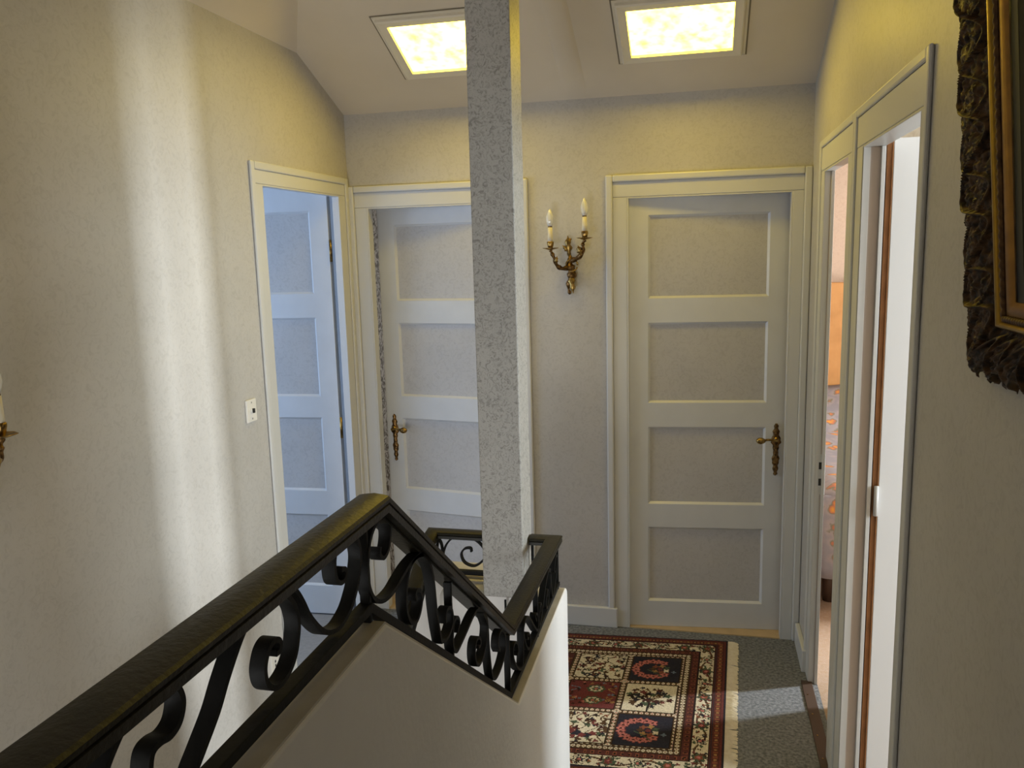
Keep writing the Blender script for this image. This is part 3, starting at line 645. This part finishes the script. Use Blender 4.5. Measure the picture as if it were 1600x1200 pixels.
# ------------------------------------------------------------------ bed in the far room
bed = tag(empty('bed', (1.35, 4.9, 0)), 'bed under a floral quilt seen through the narrow doorway', 'bed')
m = MB()
def quilt(u, v):
    x = -0.80+1.6*u; y = -0.93+1.8*v
    ex = min(1, min(u, 1-u)/0.06); ey = min(1, v/0.05)
    return (x, y, 0.60+0.22*max(0, (v-0.72)/0.28)**0.7*ex + 0.02*math.sin(x*7)*math.sin(y*6) - 0.03*(1-ex)**2-0.03*(1-ey)**2)
m.grid(quilt, 24, 24)
def skirt(u, v):
    x = -0.80+1.6*u; return (x, -0.93-0.012*math.sin(x*24)*v-0.015*v, 0.575-0.405*v)
m.grid(skirt, 40, 8)
def skirt2(u, v):
    y = -0.93+1.8*u; return (-0.80-0.012*math.sin(y*22)*v-0.01*v, y, 0.575-0.405*v)
m.grid(skirt2, 40, 8)
qo = m.build('quilt', FLORAL, bed, True); qo.modifiers.new('s', 'SOLIDIFY').thickness = 0.01
MB().box(-0.78, 0.78, -0.86, 0.88, 0.2, 0.53).build('mattress', WHITEP, bed)
bevel(MB().box(-0.85, 0.85, 0.90, 0.96, 0.0, 1.50).build('headboard', HEADB, bed), 0.01)
for x in (-0.72, 0.72):
    for y in (-0.8, 0.8): MB().lathe([(0.03, 0), (0.035, 0.1), (0.03, 0.2)], (x, y, 0), 10).build('leg', THRESH, bed, True)

# ------------------------------------------------------------------ picture frame leaning out from the right wall
fr = tag(empty('picture_frame', (0.430, 1.425, 1.545)), 'dark carved and gilded picture frame hanging at the right edge', 'picture frame')
lean = 0.085
av = Vector((0, -1, 0)); bv_ = Vector((-lean, 0, 1)).normalized(); nv = av.cross(bv_).normalized()
if nv.x > 0: nv = -nv
FWd, FHt = 0.92, 1.02; WX, WZ = 0.160, 0.085
def FP(a, b, n): return av*a+bv_*b+nv*n
DOM = {}
def domes(key, length, wd):
    """scattered leaf and blossom bosses for a carved band (position along, across in metres, radius, height, lobes, phase)"""
    q = random.Random(key); out = []
    n = int(length*wd/0.00016)
    for i in range(n):
        out.append((q.uniform(0, length), q.uniform(0.002, wd-0.004), q.uniform(0.006, 0.0135), q.uniform(0.005, 0.010), q.choice([3, 4, 5, 6]), q.random()*6.28))
    return out
def carve_field(length, wd, nu, nvv, key):
    ss, tt = np.meshgrid(np.linspace(0, length, nu+1), np.linspace(0, wd, nvv+1)); h = np.zeros(ss.shape)
    for (ps, pt, R_, H_, k, ph) in domes(key, length, wd):
        i0, i1 = max(0, int((ps-R_*1.3)/length*nu)), min(nu+1, int((ps+R_*1.3)/length*nu)+2)
        a = ss[:, i0:i1]-ps; b = tt[:, i0:i1]-pt; rr = np.hypot(a, b); an = np.arctan2(b, a)
        Re = R_*(1+0.28*np.cos(k*an+ph)); q = np.clip(1-(rr/Re)**2, 0, 1)**0.5*H_*(0.8+0.2*np.cos(2*k*an))
        h[:, i0:i1] = np.maximum(h[:, i0:i1], q)
    for sg, ph, amp in ((1, 0.0, 0.014), (-1, 0.6, 0.011)):
        v = wd*(0.46+sg*0.36*np.sin(ss*2*math.pi/0.15+ph)); d = np.abs(tt-v)
        h = np.maximum(h, amp*np.clip(1-(d/0.006)**2, 0, 1)**0.5)
    return h
def band(a0, b0, dirs, length, wd, name):
    m = MB(); nu = int(length/0.0026); nvv = 56 if dirs == 'v' else 32
    vs = []; HF = carve_field(length, wd, nu, nvv, 21 if dirs == 'v' else 22)
    for j in range(nvv+1):
        t = j/nvv
        for i in range(nu+1):
            s = length*i/nu
            mit = t  # mitre at both ends
            if dirs == 'v': A0 = t*WX; B0 = t*WZ+(length-2*t*WZ)*i/nu
            else: B0 = t*WZ; A0 = t*WX+(length-2*t*WX)*i/nu
            h = float(HF[j, i])
            base = 0.004+0.014*math.sin(math.pi*min(1, t*1.15))
            edge = (1-t)**5*(0.0055*math.sin(s*2*math.pi/0.15*2)+0.0035*math.sin(s*171+1)+0.0025*math.sin(s*390))
            if dirs == 'v': vs.append(FP(a0+A0-edge*1.0, b0+B0, base+h))
            else: vs.append(FP(a0+A0, b0+B0-edge*1.2, base+h))
    fs = [(j*(nu+1)+i, j*(nu+1)+i+1, (j+1)*(nu+1)+i+1, (j+1)*(nu+1)+i) for j in range(nvv) for i in range(nu)]
    m.add(vs, fs); return m.build(name, GILTD, fr, True)
band(0, 0, 'v', FHt, WX, 'carved_stile')
band(0, 0, 'h', FWd, WZ, 'carved_rail')
# plain boards behind the carving, and the far sides out of sight
def fbox(name, a0, a1, b0, b1, n0, n1, m):
    vs = [FP(a, b, n) for n in (n0, n1) for b in (b0, b1) for a in (a0, a1)]
    return MB().add(vs, [(0, 1, 3, 2), (4, 6, 7, 5), (0, 4, 5, 1), (1, 5, 7, 3), (3, 7, 6, 2), (2, 6, 4, 0)]).build(name, m, fr)
fbox('backing', 0.012, FWd, 0.012, FHt, -0.004, 0.004, BROWN)
def framing(name, i0, o0, n_in, n_out, mt, bulge=0.0, seg=5):
    """mitred moulding ring: offsets (a,b) from the outer edge, left and bottom sides plus the two hidden ones"""
    m = MB(); rings = []
    for j in range(seg+1):
        t = j/seg; a = i0[0]+(o0[0]-i0[0])*t; b = i0[1]+(o0[1]-i0[1])*t; n = n_in+(n_out-n_in)*t+bulge*math.sin(math.pi*t)
        rings.append([FP(a, b, n), FP(FWd-a, b, n), FP(FWd-a, FHt-b, n), FP(a, FHt-b, n)])
    vs = [v for r in rings for v in r]
    m.add(vs, [(j*4+k, j*4+(k+1) % 4, (j+1)*4+(k+1) % 4, (j+1)*4+k) for j in range(seg) for k in range(4)])
    return m.build(name, mt, fr, True)
framing('gilt_bead', (0.158, 0.083), (0.177, 0.094), 0.016, 0.016, GILT, 0.009)
framing('beaded_strip', (0.177, 0.094), (0.188, 0.103), 0.015, 0.014, GILTM, 0.003)
framing('sloped_moulding', (0.188, 0.103), (0.208, 0.122), 0.017, 0.012, GILTS, 0.004)
framing('slip', (0.208, 0.122), (0.222, 0.134), 0.010, 0.0065, DARK)
fbox('canvas', 0.218, FWd-0.218, 0.13, FHt-0.13, 0.0042, 0.006, CANVAS)
for A_, B2 in (((0.1825, 0.099), (0.1825, FHt-0.1)), ((0.1825, 0.0985), (FWd-0.185, 0.0985))):
    n_ = 260; pts = [FP(A_[0]+(B2[0]-A_[0])*i/n_, A_[1]+(B2[1]-A_[1])*i/n_, 0.018) for i in range(n_+1)]
    MB().tube(pts, [0.0035+0.0022*abs(math.sin(i*0.75)) for i in range(n_+1)], 8).build('rope_moulding', GILTM, fr, True)

# ------------------------------------------------------------------ rug
RL, RW, PX = 1.487, 1.03, 0.0034
NU, NV = int(RL/PX), int(RW/PX)
def srgb(r, g, b):
    q = lambda c: (c/255/12.92) if c/255 <= 0.04045 else ((c/255+0.055)/1.055)**2.4
    return np.array([q(r), q(g), q(b)])
K = dict(red=srgb(82, 44, 38), dred=srgb(62, 34, 29), navy=srgb(40, 38, 46), cream=srgb(204, 193, 168), pink=srgb(176, 106, 96), rust=srgb(124, 72, 50),
         green=srgb(70, 82, 62), blue=srgb(98, 110, 124), brown=srgb(78, 56, 36), gold=srgb(150, 114, 68), black=srgb(36, 27, 23), rose=srgb(106, 52, 49))
uu, vv = np.meshgrid((np.arange(NU)+0.5)*PX, (np.arange(NV)+0.5)*PX)   # metres from the fringe end, from the far edge
img = np.zeros((NV, NU, 3)); img[:] = K['dred']
def paint(mask, col): img[mask] = K[col]
du = np.minimum(uu, RL-uu); dv = np.minimum(vv, RW-vv); dd = np.minimum(du, dv)
along = np.where(du < dv, vv, uu)
def disc(cu, cv, r, col, region=None, petals=0, depth=0.0, rot=0.0, asp=1.0):
    a = uu-cu; b = (vv-cv)/asp; R2 = np.hypot(a, b); an = np.arctan2(b, a)
    m = R2 < r*(1+depth*np.cos(petals*an+rot))
    if region is not None: m &= region
    paint(m, col)
def stroke(pts, wd, col, region=None):
    P = catmull(pts, 10); m = np.zeros(uu.shape, bool)
    for p in P:
        i0, i1 = int((p[0]-wd)/PX)-1, int((p[0]+wd)/PX)+2; j0, j1 = int((p[1]-wd)/PX)-1, int((p[1]+wd)/PX)+2
        i0, j0 = max(i0, 0), max(j0, 0)
        if i1 <= i0 or j1 <= j0: continue
        m[j0:j1, i0:i1] |= np.hypot(uu[j0:j1, i0:i1]-p[0], vv[j0:j1, i0:i1]-p[1]) < wd
    if region is not None: m &= region
    paint(m, col)
# outer red band with small repeats
b0, b1, b2, b3 = 0.052, 0.116, 0.148, 0.176
paint(dd < b0, 'red')
rep = (np.sin(along*2*np.pi/0.030) > 0.35) & (np.abs(dd-0.030) < 0.008); paint(rep, 'rust')
rep = (np.sin(along*2*np.pi/0.030+np.pi) > 0.6) & (np.abs(dd-0.030) < 0.005); paint(rep, 'gold')
paint(dd < 0.007, 'navy'); paint(np.abs(dd-0.012) < 0.0022, 'rose'); paint(np.abs(dd-0.047) < 0.0022, 'navy')
# cream band with palmettes and a vine
reg = (dd >= b0) & (dd < b1); paint(reg, 'cream')
mid = (b0+b1)/2
vine = mid+0.018*np.sin(along*2*np.pi/0.20)
paint(reg & (np.abs(dd-vine) < 0.0042), 'brown')
def border_flower(cu, cv, k):
    c = ('navy', 'rust', 'green', 'rose')[k % 4]
    disc(cu, cv, 0.025, 'black', reg, 7, 0.18, k); disc(cu, cv, 0.021, 'green' if k % 2 else 'cream', reg, 7, 0.2, k)
    disc(cu, cv, 0.014, c, reg, 6, 0.2, k); disc(cu, cv, 0.007, 'pink', reg)
    for q in range(5):
        t = q*1.256+k; disc(cu+0.036*math.cos(t), cv+0.034*math.sin(t), 0.006, ('green', 'brown', 'navy', 'rose')[(q+k) % 4], reg, 3, 0.4, t)
for k in range(int(RL/0.1)+1):
    for v0 in (mid, RW-mid): border_flower(0.085+k*0.1, v0+0.012*math.sin(k*math.pi), k)
for k in range(int(RW/0.1)+1):
    for u0 in (mid, RL-mid): border_flower(u0, 0.085+k*0.1, k+1)
sd2 = random.Random(9)
for k in range(520):
    a_ = sd2.random()*(RL if k % 3 else RW); o_ = b0+0.006+sd2.random()*(b1-b0-0.012); far_ = sd2.random() < 0.5
    if k % 3: p_ = (a_, o_ if far_ else RW-o_)
    else: p_ = (o_ if far_ else RL-o_, a_)
    disc(p_[0], p_[1], 0.0042+0.003*sd2.random(), sd2.choice(['brown', 'black', 'green', 'rust', 'navy', 'rose']), reg, sd2.choice([2, 3]), 0.5, sd2.random()*6)
paint(np.abs(dd-b0) < 0.0022, 'black'); paint(np.abs(dd-b1) < 0.0022, 'black')
# inner red band and small light guard
reg2 = (dd >= b1+0.002) & (dd < b2); paint(reg2, 'red')
paint(reg2 & (np.sin(along*2*np.pi/0.026) > 0.2) & (np.abs(dd-(b1+b2)/2) < 0.009), 'rust')
paint(reg2 & (np.sin(along*2*np.pi/0.026) > 0.75) & (np.abs(dd-(b1+b2)/2) < 0.005), 'black')
reg3 = (dd >= b2) & (dd < b3); paint(reg3, 'brown')
ph = np.abs(((along/0.019) % 1)-0.5)*0.019
paint(reg3 & (np.hypot(ph, dd-(b2+b3)/2) < 0.0078), 'cream'); paint(reg3 & (np.hypot(ph, dd-(b2+b3)/2) < 0.003), 'rust')
paint(np.abs(dd-b2) < 0.002, 'black'); paint(np.abs(dd-b3) < 0.002, 'black')
# garden compartments
cs = 0.227; inner = dd >= b3; sepw = 0.0135
cu_ = (uu-b3); cv_ = (vv-b3)
ci = np.floor(cu_/cs).astype(int); cj = np.floor(cv_/cs).astype(int)
lu = cu_-ci*cs; lv = cv_-cj*cs
sep = inner & ((np.minimum(lu, cs-lu) < sepw) | (np.minimum(lv, cs-lv) < sepw))
ncu, ncv = 5, 3
seed = random.Random(5)
for i in range(ncu):
    for j in range(ncv):
        reg = inner & (ci == i) & (cj == j); X0, Y0 = b3+i*cs, b3+j*cs; cx, cy_ = X0+cs/2, Y0+cs/2
        kind = {(0, 0): 'wreath', (0, 1): 'bush', (0, 2): 'wreath', (1, 0): 'vine', (1, 1): 'medal', (1, 2): 'vine', (2, 0): 'medal', (2, 1): 'wreath', (2, 2): 'medal'}.get((i, j), ('bush', 'vine', 'wreath')[(i+j) % 3])
        if kind == 'wreath':
            paint(reg, 'navy')
            for k in range(14):
                t = -2.2+k*4.6/13; fx, fy = cx+0.012+0.070*math.cos(t), cy_+0.064*math.sin(t)
                disc(fx, fy, 0.0175, 'rose', reg, 5, 0.2, k); disc(fx, fy, 0.0145, 'pink', reg, 5, 0.25, k); disc(fx, fy, 0.005, 'dred', reg)
            for k in range(7):
                t = k*0.9; disc(cx-0.018+0.030*math.cos(t), cy_+0.026*math.sin(t), 0.011, ('brown', 'gold', 'rust', 'cream', 'green', 'gold', 'rust')[k], reg, 4, 0.3, k)
            disc(cx-0.018, cy_, 0.010, 'rose', reg, 5, 0.2); disc(cx-0.075, cy_+0.02, 0.009, 'blue', reg, 4, 0.3)
            stroke([(cx-0.03, cy_+0.06), (cx+0.0, cy_+0.03), (cx+0.03, cy_+0.01)], 0.0028, 'green', reg)
        elif kind == 'bush':
            paint(reg, 'cream')
            for k in range(12):
                t = k*0.52; L_ = 0.05+0.03*seed.random()
                stroke([(cx, cy_+0.03), (cx+0.5*L_*math.cos(t), cy_+0.4*L_*math.sin(t)), (cx+L_*math.cos(t+0.25)*1.15, cy_+L_*math.sin(t+0.25))], 0.0028, 'brown', reg)
            for k in range(52):
                r_ = 0.078*math.sqrt(seed.random()); t = seed.random()*6.28
                disc(cx+r_*math.cos(t)*1.1, cy_+r_*math.sin(t), 0.006+0.007*seed.random(), seed.choice(['navy', 'black', 'dred', 'brown', 'green', 'rose', 'navy']), reg, seed.choice([3, 4, 5]), 0.35, t)
            stroke([(cx, cy_+0.03), (cx+0.002, cy_+0.1)], 0.004, 'black', reg)
        elif kind == 'vine':
            paint(reg, 'cream')
            for q in range(5):
                x_ = X0+0.02+q*0.045
                stroke([(x_, Y0+0.02), (x_+0.03, Y0+0.06), (x_-0.012, Y0+0.11), (x_+0.028, Y0+0.16), (x_, Y0+0.21)], 0.0030, 'brown', reg)
            for k in range(85):
                disc(X0+0.02+0.187*seed.random(), Y0+0.02+0.187*seed.random(), 0.005+0.006*seed.random(), seed.choice(['brown', 'navy', 'rust', 'green', 'black', 'dred', 'rose', 'brown']), reg, 3, 0.45, k)
            if j == 2:
                for k in range(6): disc(cx-0.03+0.02*k-0.02, cy_+0.045+0.015*math.sin(k), 0.014, ('rose', 'navy')[k % 2], reg, 5, 0.25, k)
        else:
            paint(reg, 'rose' if j == 1 else 'red')
            for q, oy in ((0, -0.042), (1, 0.045)):
                disc(cx-0.01, cy_+oy, 0.036, 'green', reg, 8, 0.1, q, 0.8); disc(cx-0.01, cy_+oy, 0.026, 'cream', reg, 8, 0.1, q, 0.8)
                disc(cx-0.01, cy_+oy, 0.017, 'green', reg, 6, 0.2, q, 0.8); disc(cx-0.01, cy_+oy, 0.007, 'pink', reg)
                stroke([(cx-0.09, cy_+oy*1.3), (cx-0.06, cy_+oy), (cx-0.085, cy_+oy*0.5)], 0.003, 'gold', reg)
                stroke([(cx+0.09, cy_+oy*1.3), (cx+0.055, cy_+oy), (cx+0.085, cy_+oy*0.5)], 0.003, 'blue', reg)
            for k in range(46):
                disc(X0+0.02+0.187*seed.random(), Y0+0.02+0.187*seed.random(), 0.006, seed.choice(['pink', 'gold', 'blue', 'dred', 'black', 'dred', 'rust']), reg & (np.hypot(uu-cx, vv-cy_) > 0.05), 4, 0.4, k)
paint(sep, 'brown')
al2 = np.where(np.minimum(lu, cs-lu) < np.minimum(lv, cs-lv), lv, lu); dc = np.minimum(np.minimum(lu, cs-lu), np.minimum(lv, cs-lv))
ph = np.abs(((al2/0.0206) % 1)-0.5)*0.0206
paint(sep & (np.hypot(ph, dc) < 0.0074), 'cream'); paint(sep & (np.hypot(ph, dc) < 0.0036), 'pink')
paint(inner & (np.abs(dc-sepw) < 0.0020), 'black')
img *= (0.74+0.36*rng.random((NV, NU, 1)))
# mesh: far-right corner of the pile, skewed a little as it lies
C0 = Vector((0.128, 3.546, 0.0)); eu = Vector((-0.9982, -0.0593, 0)); ev = Vector((-0.0446, -0.9990, 0))
rug = tag(empty('rug', C0), 'patterned red and cream oriental rug with floral compartments', 'rug')
gu, gv = np.meshgrid(np.arange(NU+1)*RL/NU, np.arange(NV+1)*RW/NV)
co = np.zeros(((NU+1)*(NV+1), 3)); g1, g2 = gu.ravel(), gv.ravel()
co[:, 0] = g1*eu.x+g2*ev.x; co[:, 1] = g1*eu.y+g2*ev.y
co[:, 2] = 0.009+0.0012*np.sin(g1*9)*np.sin(g2*7)+rng.random(len(g1))*0.0012
idx = (np.arange(NV)[:, None]*(NU+1)+np.arange(NU)[None, :]).ravel()
quads = np.stack([idx, idx+NU+1, idx+NU+2, idx+1], 1)
me = bpy.data.meshes.new('pile'); me.vertices.add(len(co)); me.vertices.foreach_set('co', co.ravel())
me.loops.add(quads.size); me.loops.foreach_set('vertex_index', quads.ravel())
me.polygons.add(len(quads)); me.polygons.foreach_set('loop_start', np.arange(0, quads.size, 4)); me.polygons.foreach_set('loop_total', np.full(len(quads), 4))
me.update(calc_edges=True); me.validate()
ca = me.color_attributes.new('weave', 'FLOAT_COLOR', 'CORNER')
cc = np.ones((len(quads), 4, 4)); cc[:, :, :3] = img.reshape(-1, 1, 3); ca.data.foreach_set('color', cc.ravel())
rm = bpy.data.materials.new('rug_wool'); rm.use_nodes = True; nn = rm.node_tree.nodes
at = nn.new('ShaderNodeAttribute'); at.attribute_name = 'weave'
pb = nn['Principled BSDF']; pb.inputs['Roughness'].default_value = 0.9; pb.inputs['Specular IOR Level'].default_value = 0.15
rm.node_tree.links.new(at.outputs['Color'], pb.inputs['Base Color'])
pile = link('pile', me, rm, rug)
# sides so the rug has thickness
m = MB(); q = [eu*0, eu*RL, eu*RL+ev*RW, ev*RW]
m.add([v+Vector((0, 0, 0.001)) for v in q]+[v+Vector((0, 0, 0.009)) for v in q], [(k, (k+1) % 4, (k+1) % 4+4, k+4) for k in range(4)]+[(0, 1, 2, 3)])
m.build('selvedge', mat('rug_edge', (0.12, 0.02, 0.018), 0.9), rug)
FRM = mat('fringe_cotton', (0.80, 0.74, 0.60), 0.9, noise=(60, 4, 0.3, 0.7), col2=(0.68, 0.60, 0.45))
for side in (0, 1):
    m = MB(); fr_rng = random.Random(3+side)
    for i in range(300):
        v0 = RW*(i+0.5)/300; base = (eu*RL if side else eu*0)+ev*v0; d = eu if side else -eu
        L_ = 0.040+0.008*fr_rng.random()
        a = fr_rng.uniform(-0.012, 0.012); wd = 0.0026
        pts = [(0, 0.007), (L_*0.5, 0.006+0.003*fr_rng.random()), (L_, 0.002)]
        vs = []
        for s_, z_ in pts:
            c = base+d*s_+ev*(a*s_/L_); vs += [c-ev*wd+Vector((0, 0, z_*0.6)), c+Vector((0, 0, z_+0.002)), c+ev*wd+Vector((0, 0, z_*0.6))]
        m.add(vs, [(0, 1, 4, 3), (1, 2, 5, 4), (3, 4, 7, 6), (4, 5, 8, 7)])
    fo = m.build('fringe', FRM, rug, fix=False); fo['kind'] = 'stuff'; fo['label'] = 'cream cotton fringe'
